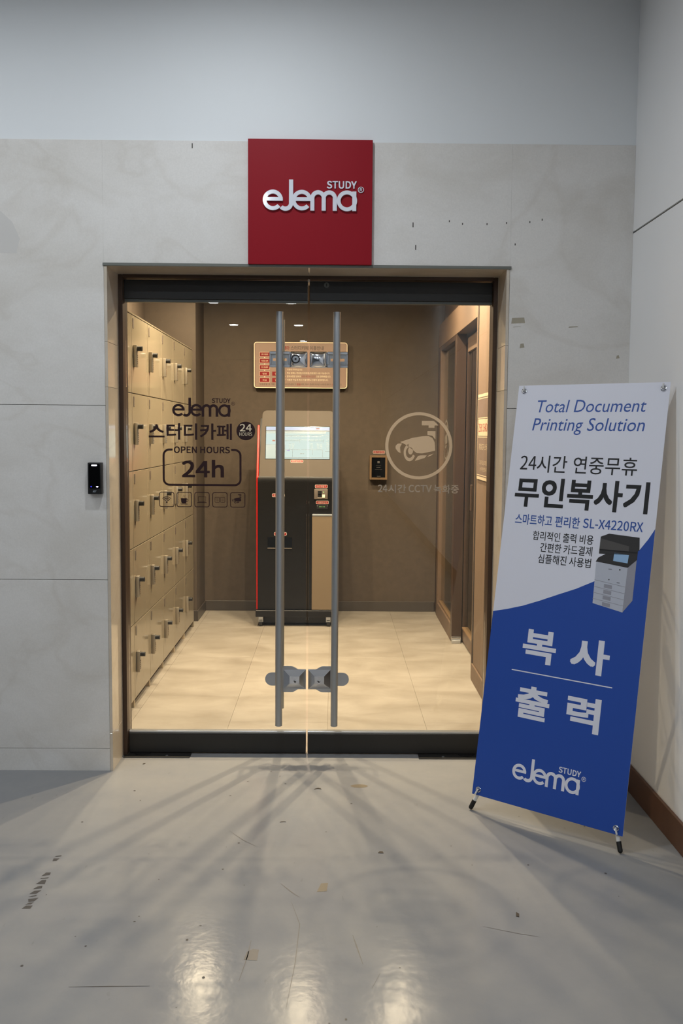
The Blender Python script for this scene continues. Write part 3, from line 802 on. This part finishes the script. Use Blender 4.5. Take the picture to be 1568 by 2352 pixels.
# printed picture of the copier
pr_ = B(); pr_.poly([(.399, .783), (.399, .952), (.396, .936), (.517, .925), (.516, .768)]); 
b = B(); b.poly([(.400, .786), (.514, .766), (.516, .928), (.397, .940)]); pic = b.out('copier_picture', 'b_side', sh, PV2, smooth=False)
b = B(); b.poly([(.514, .766), (.546, .812), (.546, .957), (.516, .928)]); b.out('copier_side', 'b_grey', pic, PV2, smooth=False)
b = B(); b.poly([(.395, .938), (.516, .926), (.547, .957), (.547, .990), (.43, .985), (.428, .968), (.403, .953)]); b.out('copier_tray', 'b_dark', pic, PV2, smooth=False)
b = B(); b.poly([(.404, .968), (.514, .972), (.552, .992), (.548, 1.037), (.434, 1.043), (.404, 1.030)]); b.out('copier_scanner', 'b_dark', pic, PV3, smooth=False)
b = B(); b.poly([(.404, .985), (.514, .985), (.514, 1.003), (.404, 1.024)]); b.out('copier_scanner_front', 'b_mid', pic, BM(.0016), smooth=False)
b = B(); b.rect(.404, .981, .545, .9845); b.out('copier_gap', 'b_black', pic, BM(.0018), smooth=False)
b = B(); b.poly([(.460, .946), (.514, .942), (.516, .972), (.461, .976)]); b.out('copier_screen', 'b_screen', pic, PV3, smooth=False)
b = B()
for zz in (.872, .848, .826, .804): b.poly([(.398, zz), (.515, zz-.014), (.515, zz-.0155), (.398, zz-.0015)])
b.poly([(.518, .85), (.545, .868), (.545, .866), (.518, .847)])
b.out('copier_drawer_lines', 'b_grey', pic, PV3, smooth=False)
b = B()
for zz in (.863, .842, .821, .797): b.poly([(.436, zz-.016), (.466, zz-.019), (.466, zz-.006), (.436, zz-.003)])
b.out('copier_drawer_pulls', 'b_grey', pic, PV3, smooth=False)
for q in ((.446, .914, .459, .916), (.486, .914, .491, .919), (.450, .875, .454, .879), (.482, .868, .493, .870)):
    b = B(); b.rect(*q); b.out('copier_mark', 'b_dark', pic, PV3, smooth=False)
# eyelets, hooks, poles, feet
rotn = Matrix((eu, ev, en)).transposed()
hub = bp(.3, .78, -.10)
feet = (Vector((.539, 3.501, .0)), Vector((1.002, 3.125, .0)))
for (u, v), dn in (((.026, 1.578), 0), ((.577, 1.577), 0), ((.026, .022), 1), ((.574, .022), 1)):
    g = B(); g.torus(bp(u, v, .001), rotn, .0085, .0028, 22, 8); g.out('eyelet', 'chrome', bn)
    du = -.010 if u < .3 else .010
    h = B()
    if dn: h.cyl(bp(u, v, -.012), bp(u, v, .007), .0032, 10); h.cyl(bp(u, v+.001, .007), bp(u+du*.8, v-.019, .009), .0034, 10); h.ball(bp(u, v, .007), .0036)
    else: h.cyl(bp(u, v, -.02), bp(u, v+.001, .007), .0034, 10); h.cyl(bp(u, v, .007), bp(u, v+.017, .008), .0032, 10)
    h.out('hook', 'white_tube', bn)
for u in (.03, .57):
    B().cyl(hub, bp(u, 1.573, -.012), .006, 12).out('pole', 'white_tube', bn)
for i, ft in enumerate(feet):
    d = (hub-ft).normalized()
    tip = ft+Vector((0, 0, .009))
    B().cyl(hub, tip+d*.03, .0075, 14).out('pole', 'white_tube', bn)
    b = B(); b.cyl(tip+d*.002, tip+d*.032, .0088, 16); b.ball(tip+d*.002, .0088); b.out('rubber_foot', 'rubber', bn)
rear = Vector((1.06, 3.72, .009)); d = (hub-rear).normalized()
B().cyl(hub, rear+d*.03, .0075, 14).out('pole', 'white_tube', bn)
b = B(); b.cyl(rear+d*.002, rear+d*.032, .0088, 16); b.ball(rear+d*.002, .0088); b.out('rubber_foot', 'rubber', bn)
B().cyl(hub-en*.02, hub+en*.012, .028, 20).out('hub', 'rubber', bn)

# scraps lying on the hall floor
def scrap(pts, lab):
    cx, cy = sum(p[0] for p in pts)/len(pts), sum(p[1] for p in pts)/len(pts)
    pts = [(cx+(p[0]-cx)*.75, cy+(p[1]-cy)*.75) for p in pts]
    b = B(); b.poly(pts, .0012, .0004)
    o = b.out('floor_scrap', 'scrap'); tag(o, lab, 'scrap', 'scraps on the hall floor')
scrap([(-.075, 3.700), (-.055, 3.706), (-.035, 3.702), (-.040, 3.712), (-.052, 3.718), (-.066, 3.709)], 'dark curled scrap on the floor just outside the door gap')
scrap([(-.195, 3.374), (-.175, 3.379), (-.163, 3.377), (-.170, 3.383), (-.186, 3.383)], 'thin dark sliver on the floor below the lettered door')
scrap([(.556, 2.695), (.567, 2.69), (.572, 2.715), (.562, 2.728)], 'small brown scrap on the floor in front of the banner')
scrap([(.16, 3.12), (.185, 3.118), (.182, 3.135), (.168, 3.138)], 'small brown scrap on the floor above the ring-shaped shadow')
scrap([(-.824, 3.98), (-.812, 3.982), (-.81, 3.998), (-.822, 3.995)], 'tiny dark scrap on the floor beside the stone jamb')

# ================================================================== THINGS IN THE ROOM
# ---- lockers: six units of five doors each
LY = [4.413+.4135*i for i in range(7)]
LXF = -1.032
def locker_unit():
    y0, y1 = LY[0]+.001, LY[1]-.001
    t = empty('locker_unit', ((-1.42+LXF)/2, (y0+y1)/2, 0))
    B().box((-1.41, y0, .045), (LXF-.019, y1, 2.042), .001).out('body', 'locker_body', t)
    B().box((-1.40, y0, 0), (LXF-.03, y1, .045)).out('plinth', 'locker_gap', t)
    B().box((LXF-.045, y0, .0), (LXF-.005, y0+.012, .045), .001).out('foot', 'locker_body', t)
    B().box((-1.41, y0, 2.042), (LXF, y1, 2.050), .001).out('top_panel', 'locker', t)
    for r in range(5):
        z0, z1 = .047+.3992*r, .047+.3992*(r+1)-.004
        d = B().box((LXF-.018, y0+.001, z0), (LXF, y1-.001, z1), .0015).out('door', 'locker', t)
        B().box((LXF, y0+.030, z1-.064), (LXF+.002, y0+.056, z1-.014), .0005).out('number_plate', 'plate', d)
        lk = B().box((LXF, y0+.034, z1-.262), (LXF+.020, y0+.070, z1-.150), .004, 2).out('lock', 'lock', d)
        B().cyl((LXF+.018, y0+.052, z1-.168), (LXF+.045, y0+.052, z1-.168), .0125, 16).out('knob', 'black', d)
        b = B()
        for q in range(5): b.box((LXF+.0195, y0+.046, z1-.205-q*.0105), (LXF+.0215, y0+.058, z1-.199-q*.0105))
        b.out('keypad', 'locker_gap', d)
    return t
def copy_tree(o, off, parent=None):
    c = o.copy(); COL.objects.link(c)
    mw = Matrix.Translation(off) @ WM[o.name]; WM[c.name] = mw
    if parent is not None:
        c.parent = parent; c.matrix_parent_inverse = WM[parent.name].inverted()
    c.matrix_basis = mw
    for ch in list(KIDS.get(o.name, ())): copy_tree(ch, off, c)
    return c
KIDS = {}
l0 = locker_unit()
for o in list(bpy.data.objects):
    if o.parent is not None: KIDS.setdefault(o.parent.name, []).append(o)
labs = ['cream five-door locker unit nearest the glass, cut off by the door frame', 'cream five-door locker unit, second from the glass doors', 'cream five-door locker unit, third from the glass doors',
        'cream five-door locker unit, fourth from the glass doors', 'cream five-door locker unit, second from the back end of the row', 'cream five-door locker unit at the back end of the row']
tag(l0, labs[0], 'locker', 'lockers in a row along the wall')
for i in range(1, 6):
    c = copy_tree(l0, Vector((0, .4135*i, 0)))
    c['label'] = labs[i]
    if i == 5:
        B().box((-1.41, LY[6], 0), (LXF-.002, LY[6]+.014, 2.05), .001).out('end_panel', 'locker', c)

# ---- payment kiosk
KX0, KX1, KY = -.572, .004, 6.95
t = empty('payment_kiosk', ((KX0+KX1)/2, 7.1, 0)); tag(t, 'tall black payment kiosk with a touch screen and red light strip', 'kiosk')
ZB = 1.125; TILT = math.tan(math.radians(17)); ZT = 1.615
# side profile body
def profile(x0, x1, pts, mat, nm, par=t):
    b = B(); n = len(pts)
    a = [b.bm.verts.new((x0, p[0], p[1])) for p in pts]; c = [b.bm.verts.new((x1, p[0], p[1])) for p in pts]
    b.bm.faces.new(a); b.bm.faces.new(c[::-1])
    for i in range(n): b.bm.faces.new((a[i], c[i], c[(i+1) % n], a[(i+1) % n]))
    return b.out(nm, mat, par)
yt = KY+.02+(ZT-.06-ZB)*TILT
profile(KX0+.02, KX1-.012, [(KY+.012, .115), (KY+.012, ZB), (yt+.01, ZT-.06), (yt+.09, ZT-.06), (7.34, 1.15), (7.34, .115)], 'kiosk_black', 'body')
B().box((KX0+.012, KY-.004, .125), (KX1, KY+.012, ZB-.04), .002).out('front_panel', 'kiosk_black', t)
# leaning upper panel with rounded top corners, slightly bent foot
PT = frame_m((0, KY+.004, ZB), (1, 0, 0), (0, math.sin(math.radians(17)), math.cos(math.radians(17))))
hl = (ZT-ZB)/math.cos(math.radians(17))
pts = [(KX0+.020, -.0), (KX1, -.0), (KX1-.004, hl-.035)]
for i in range(7):
    a = math.radians(i*15); pts.append((KX1-.004-.034+.034*math.cos(a), hl-.034+.034*math.sin(a)))
for i in range(7):
    a = math.radians(90+i*15); pts.append((KX0+.036+.034+.034*math.cos(a), hl-.034+.034*math.sin(a)))
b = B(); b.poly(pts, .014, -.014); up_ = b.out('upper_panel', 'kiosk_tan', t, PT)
# curved transition between both panels
b = B(); n = 8; prev = None
for i in range(n+1):
    s_ = i/n; ang = math.radians(17*s_)
    yy = KY-.004+.045*(1-math.cos(ang))*.5+.008*s_*s_; zz = ZB-.04+.042*s_
    cur = (b.bm.verts.new((KX0+.014, yy, zz)), b.bm.verts.new((KX1, yy, zz)))
    if prev: b.bm.faces.new((prev[0], prev[1], cur[1], cur[0]))
    prev = cur
b.out('bend', 'kiosk_black', t)
# red strip down the left edge, its light and shade put into two reds
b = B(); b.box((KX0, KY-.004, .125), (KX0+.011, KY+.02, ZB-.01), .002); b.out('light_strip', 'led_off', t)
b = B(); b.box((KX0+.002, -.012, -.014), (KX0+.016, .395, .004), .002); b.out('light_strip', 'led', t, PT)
# screen and what it shows
QV = PT @ Matrix.Translation((0, 0, .0008)); QV2 = PT @ Matrix.Translation((0, 0, .0016)); QV3 = PT @ Matrix.Translation((0, 0, .0022))
sx0, sx1, sy0, sy1 = -.506, -.030, .135, .385
b = B(); b.rect(sx0-.004, sy0-.003, sx1+.003, sy1+.004); b.out('screen_bezel', 'black_gloss', t, QV, smooth=False)
b = B(); b.rect(sx0, sy0, sx1, sy1); sc = b.out('screen', 'screen', t, QV2, smooth=False)
U = lambda a: sx0+(sx1-sx0)*a
V = lambda a: sy0+(sy1-sy0)*a
b = B()
b.rect(U(0), V(.855), U(1), V(.885))
for a0, a1, v in ((.3, .9, .735), (.3, .53, .56), (.66, .90, .56), (.3, .54, .285), (.56, .9, .285), (.3, 1, .045), (.93, 1, .23), (.0, .17, .44)):
    b.rect(U(a0), V(v)-.0009, U(a1), V(v)+.0009)
for u_, v0, v1 in ((.53, .50, .62), (.90, .50, .62), (.905, .73, .78), (.42, .045, .28), (.735, .12, .28), (.89, .045, .28), (.3, .2, .44)):
    b.rect(U(u_)-.0008, V(v0), U(u_)+.0008, V(v1))
for q in range(4): b.rect(U(.54+.018*q), V(.15), U(.548+.018*q), V(.175))
b.out('screen_lines', 'ui_dark', sc, QV3, smooth=False)
b = B(); b.rect(U(0), V(.89), U(1), V(.985)); b.out('screen_tabs', 'ui_blue', sc, QV3, smooth=False)
b = B(); b.rect(U(0), V(0), U(.17), V(.43)); b.rect(U(0), V(.79), U(.94), V(.85))
for r_ in range(2):
    for q in range(10): b.rect(U(.31+.058*q), V(.69-.11*r_), U(.35+.058*q), V(.71-.11*r_))
for r_ in range(5):
    for q in (.36, .41, .70, .80, .85): b.rect(U(q), V(.32+.035*r_), U(q+.035), V(.335+.035*r_))
for r_ in range(9): b.rect(U(.95), V(.28+.055*r_), U(.985), V(.30+.055*r_))
b.out('screen_blocks', 'ui_grey', sc, QV3, smooth=False)
b = B(); b.rect(U(.33), V(.245), U(.375), V(.272)); b.out('screen_key', 'ui_violet', sc, QV3, smooth=False)
b = B(); b.rect(U(.10), V(.54), U(.145), V(.585)); b.rect(U(.785), V(.925), U(.84), V(.965)); b.out('screen_seat', 'ui_red', sc, QV3, smooth=False)
def red_label(cx, cy, w_, h_, s_, mw, par, tw=.76):
    b = B(); b.rrect(cx-w_/2, cy-h_/2, cx+w_/2, cy+h_/2, h_*.28, 0); p = b.out('label_plate', 'label_white', par, mw, smooth=False)
    b = B(); b.rrect(cx-w_/2+.003, cy-h_/2+.003, cx+w_/2-.003, cy+h_/2-.003, h_*.2); b.out('label_field', 'label_red', p, mw @ Matrix.Translation((0, 0, .0004)), smooth=False)
    text('label_lettering', s_, (cx-w_*tw/2, cy-h_*.26, cx+w_*tw/2, cy+h_*.26), 'label_white', p, mw @ Matrix.Translation((0, 0, .0008)))
red_label(-.272, .117, .094, .024, '화면을 눌러주세요', QV, t)
KV = frame_m((0, KY-.0046, 0), (1, 0, 0), (0, 0, 1))
red_label(-.089, 1.053, .094, .026, '카드투입구', KV, t)
red_label(-.081, .934, .094, .026, '지폐투입구', KV, t)
red_label(-.407, .985, .094, .026, '동전투입구', KV, t)
red_label(-.392, .696, .094, .026, '동전반환구', KV, t)
c = empty('card_slot_module', (-.09, KY, 1.0)); c.parent = t; c.matrix_parent_inverse = WM[t.name].inverted()
B().box((-.142, KY-.018, .958), (-.040, KY-.004, 1.034), .005, 2).out('module_plate', 'plate', c)
B().box((-.114, KY-.022, .974), (-.084, KY-.017, 1.021), .001).out('slot_frame', 'black', c)
B().box((-.113, KY-.030, .997), (-.085, KY-.017, 1.0), .0005).out('slot_lip', 'black_gloss', c)
B().box((-.082, KY-.026, .970), (-.061, KY-.017, .993), .001).out('card_guide', 'cream', c)
B().box((-.116, KY-.020, .968), (-.083, KY-.017, .972)).out('lower_lip', 'label_white', c)
B().cyl((-.071, KY-.0195, 1.011), (-.071, KY-.017, 1.011), .0035, 10).out('green_light', 'led_green', c)
c = empty('bill_slot', (-.081, KY, .897)); c.parent = t; c.matrix_parent_inverse = WM[t.name].inverted()
B().box((-.122, KY-.008, .885), (-.040, KY-.004, .915), .001).out('slot_plate', 'black', c)
for x_ in (-.118, -.044): B().ball((x_, KY-.008, .908), .0028).out('screw', 'chrome', c)
b = B()
for q in range(5): b.box((-.103+q*.0095, KY-.0095, .900), (-.1005+q*.0095, KY-.0078, .9035))
b.out('arrow_lights', 'led_green', c)
B().box((KX0+.085, KY-.006, .592), (-.305, KY-.002, .672), .001).out('coin_tray', 'black_gloss', t)
B().box((KX0+.085, KY-.012, .586), (-.305, KY-.002, .591), .0008).out('tray_lip', 'plate', t)
cv = B().box((-.156, KY-.030, .128), (KX1-.008, KY-.004, .832), .003).out('lower_cover', 'cover_tan', t)
b = B(); b.box((-.156, KY-.034, .832), (KX1-.008, KY-.004, .848), .006, 3); b.out('cover_rim', 'chrome_soft', cv)
B().box((KX0-.002, KY-.036, .074), (KX1+.008, 7.34, .124), .003).out('base_frame', 'kiosk_black', t)
B().box((KX0+.03, KY+.05, .012), (KX1-.02, 7.30, .075), .002).out('base_skirt', 'black', t)
for cx in (KX0+.035, KX1-.035):
    for cy in (KY-.0, 7.26):
        b = B(); b.cyl((cx-.012, cy, .026), (cx+.012, cy, .026), .026, 18); w_ = b.out('caster', 'black', t)
        B().box((cx-.018, cy-.012, .03), (cx+.018, cy+.014, .076), .003).out('caster_fork', 'chrome_soft', w_)

# ---- notice board on the back wall
t = empty('notice_board', (-.267, RY1, 1.804)); tag(t, 'rounded mauve notice board with red boxes on the back wall', 'notice board')
NV = frame_m((-.637, RY1-.03, 1.803), (1, 0, 0), (0, 0, 1)); NW, NH = .742, .362
b = B(); b.rrect(0, 0, NW, NH, .022, .012, 0); b.out('board', 'notice', t, NV @ Matrix.Translation((0, 0, .004)))
b = B()
for x_ in (.04, NW-.04):
    for y_ in (.04, NH-.04): b.cyl((x_, y_, -.03), (x_, y_, .004), .008, 12)
b.out('spacer', 'chrome_soft', t, NV)
N1 = NV @ Matrix.Translation((0, 0, .0165)); N2 = NV @ Matrix.Translation((0, 0, .0170)); N3 = NV @ Matrix.Translation((0, 0, .0175))
b = B(); b.rrect_line(0, 0, NW, NH, .022, .006); b.out('border_line', 'cream', t, N1, smooth=False)
b = B(); b.rrect_line(.0075, .0075, NW-.0075, NH-.0075, .016, .0018); b.out('border_line', 'notice_dark', t, N1, smooth=False)
text('title_lettering', '이제마', (.208, .300, .282, .332), 'label_red', t, N1, bold=.015)
text('title_lettering', '스터디카페 이용안내', (.292, .300, .553, .333), 'notice_dark', t, N1, bold=.01)
box_t = ('1회 이용권', '이용권 선택', '카드 현금결제', '입실', '퇴실')
for i in range(5):
    z0 = .248-i*.0505
    b = B(); b.rrect(.046, z0, .124, z0+.033, .004); p = b.out('step_box', 'label_red', t, N1, smooth=False)
    b = B(); b.rrect_line(.0445, z0-.0015, .1255, z0+.0345, .004, .0018); b.out('step_outline', 'cream', p, N2, smooth=False)
    wd_ = .032 if i > 2 else .052
    text('step_lettering', box_t[i], (.085-wd_/2, z0+.010, .085+wd_/2, z0+.023), 'cream', p, N3)
    if i > 2:
        pass
    if i < 4:
        b = B(); b.poly([(.079, z0-.006), (.085, z0-.013), (.091, z0-.006)]); b.out('step_arrow', 'cream', t, N1, smooth=False)
for i in (3, 4):
    z0 = .248-i*.0505
    b = B(); b.rrect(.145, z0, .223, z0+.033, .004); p = b.out('step_box', 'label_red', t, N1, smooth=False)
    text('step_lettering', '입실', (.168, z0+.010, .2, z0+.023), 'cream', p, N3)
text('body_lettering', '이용에 주의하십시오.', (.263, .139, .388, .153), 'cream', t, N1)
text('body_lettering', '• 현금 결제는 만원권/오천원권/천원권만 사용 가능합니다.', (.25, .110, .605, .126), 'cream', t, N1)
text('body_lettering', '• 문의사항은 관리자', (.25, .085, .376, .101), 'cream', t, N1)
text('body_lettering', '000-4236-3257', (.379, .086, .492, .100), 'label_red', t, N1)
text('body_lettering', '으로 연락바랍니다.', (.494, .085, .612, .101), 'cream', t, N1)
text('body_lettering', '• 이용권 구입 후 취소가 불가하니 신중히 결정바랍니다.', (.25, .058, .592, .074), 'cream', t, N1)
text('footer_lettering', '입실완료 후 개별 좌석의 스마트콘센트가', (.046, .022, .336, .038), 'notice_dark', t, N1)
text('footer_lettering', '점등', (.340, .022, .372, .039), 'label_red', t, N1, bold=.01)
text('footer_lettering', '되며, 이용이 종료된 좌석은 스마트콘센트가', (.374, .022, .614, .038), 'notice_dark', t, N1)
text('footer_lettering', '소등', (.618, .022, .650, .039), 'label_red', t, N1, bold=.01)
text('footer_lettering', '됩니다.', (.652, .022, .70, .038), 'notice_dark', t, N1)

# ---- exit reader in a wooden box on the back wall
t = empty('exit_reader', (.36, RY1, 1.078)); tag(t, 'black reader in a wooden box on the brown back wall', 'card reader')
b = B(); y0 = RY1-.07
b.box((.290, y0, 1.079), (.306, RY1, 1.273), .001); b.box((.415, y0, 1.079), (.431, RY1, 1.273), .001)
b.box((.306, y0, 1.079), (.415, RY1, 1.096), .001); b.box((.306, y0, 1.257), (.415, RY1, 1.273), .001)
b.out('wooden_box', 'wood', t)
B().box((.306, y0+.012, 1.096), (.415, RY1, 1.257), .002).out('reader_face', 'black_gloss', t)
EV = frame_m((0, y0+.0114, 0), (1, 0, 0), (0, 0, 1))
b = B(); b.rect(.340, 1.192, .381, 1.1935); b.rect(.345, 1.175, .376, 1.179); b.rect(.333, 1.160, .390, 1.162); b.rect(.352, 1.212, .37, 1.228); b.rect(.35, 1.105, .38, 1.108)
b.out('face_marks', 'b_mid', t, EV, smooth=False)
EL = frame_m((0, RY1-.004, 0), (1, 0, 0), (0, 0, 1))
red_label(.366, 1.299, .096, .026, '외출시 카드를 대주세요', EL, t, .84)

# ---- poster-like plate on the side wall
t = empty('wall_plate_sign', (RX1, 5.14, 1.19)); tag(t, 'mauve plate with a cream title box on the side wall', 'sign')
ZV = frame_m((RX1-.004, 5.385, 1.192), (0, -1, 0), (0, 0, 1)); ZW, ZH = .495, .478
b = B(); b.rect(0, 0, ZW, ZH, .006, -.004); b.out('plate', 'notice2', t, ZV)
Z1 = ZV @ Matrix.Translation((0, 0, .0025)); Z2 = ZV @ Matrix.Translation((0, 0, .003)); Z3 = ZV @ Matrix.Translation((0, 0, .0035))
b = B(); b.rect(0, ZH-.017, ZW, ZH); b.rect(0, 0, ZW, .017); b.rect(0, 0, .008, ZH); b.rect(ZW-.008, 0, ZW, ZH)
b.rect(0, ZH-.028, ZW, ZH-.023); b.rect(0, .023, ZW, .028); b.out('border_line', 'cream2', t, Z1, smooth=False)
b = B(); b.rect(.035, .245, ZW-.035, .338); p = b.out('title_box', 'cream2', t, Z1, smooth=False)
b = B(); b.rect(.025, .342, ZW-.025, .347); b.rect(.025, .236, ZW-.025, .241); b.out('title_rules', 'cream2', p, Z1, smooth=False)
text('title_lettering', 'ZERO SHADOW', (.055, .268, ZW-.055, .314), 'label_red', p, Z2)
text('body_lettering', '제로쉐도우 스터디존', (.075, .165, ZW-.075, .203), 'cream2', t, Z1)
text('body_lettering', '그림자 없는 조명으로', (.09, .085, ZW-.09, .110), 'cream2', t, Z1)
text('body_lettering', '눈이 편안합니다', (.12, .050, ZW-.12, .073), 'cream2', t, Z1)

# ================================================================== LAMPS
def downlight(x, y, z, r, power, col, lens, lab, grp, spread, rim=.016):
    t = empty('ceiling_downlight', (x, y, z)); tag(t, lab, 'ceiling lamp', grp)
    b = B(); b.arc(0, 0, r, r+rim, 0, 360, .006, -.006, n=36); b.out('trim_ring', 'lamp_ring', t, Matrix.Translation((x, y, z+.02)))
    b = B(); b.cyl((x, y, z+.012), (x, y, z+.018), r, 32); b.out('lens', lens, t)
    ld = bpy.data.lights.new('lamp_light', 'AREA'); ld.shape = 'DISK'; ld.size = r*1.9; ld.energy = power; ld.color = col; ld.spread = math.radians(spread)
    lo = bpy.data.objects.new('lamp_light', ld); COL.objects.link(lo)
    m = Matrix.Translation((x, y, z+.009)); lo.parent = t; lo.matrix_parent_inverse = WM[t.name].inverted(); lo.matrix_basis = m
hall = [(-1.62, 2.85), (-.36, 2.85), (.50, .10), (.50, -2.65)]+[(x, 2.85-2.75*k) for k in range(1, 6) for x in (-1.74, -.62) if not (k == 5 and x < -1)]  # the right-hand pair is unseen fill, added to brighten the right side
hall += [(-2.86, 2.85)]+[(x, 2.85-2.75*k) for k in (1, 2) for x in (-2.86,)]  # leftmost column: unseen lamps added to brighten the right wall
for x, y in hall:
    downlight(x, y, HALL_Z, .075, HALL_POWER*{(-.36, 2.85): 1.6, (-1.62, 2.85): .6, (-2.86, 2.85): 1.5}.get((x, y), 1), HALL_COL, 'lens_cool', 'round cool white downlight recessed in the hall ceiling', 'hall downlights', 172)
for x, y, k, sp in ((-.84, 5.35, .8, 145), (-.20, 5.35, .85, 145), (.485, 5.35, 1.15, 145), (-.94, 6.52, .62, 168), (-.205, 6.24, .5, 165), (.485, 6.24, .5, 165)):
    downlight(x, y, ROOM_Z-.005, .022, ROOM_POWER*k, ROOM_COL, 'lens_warm', 'round warm downlight recessed in the ceiling behind the glass doors', 'room downlights', sp, .03)
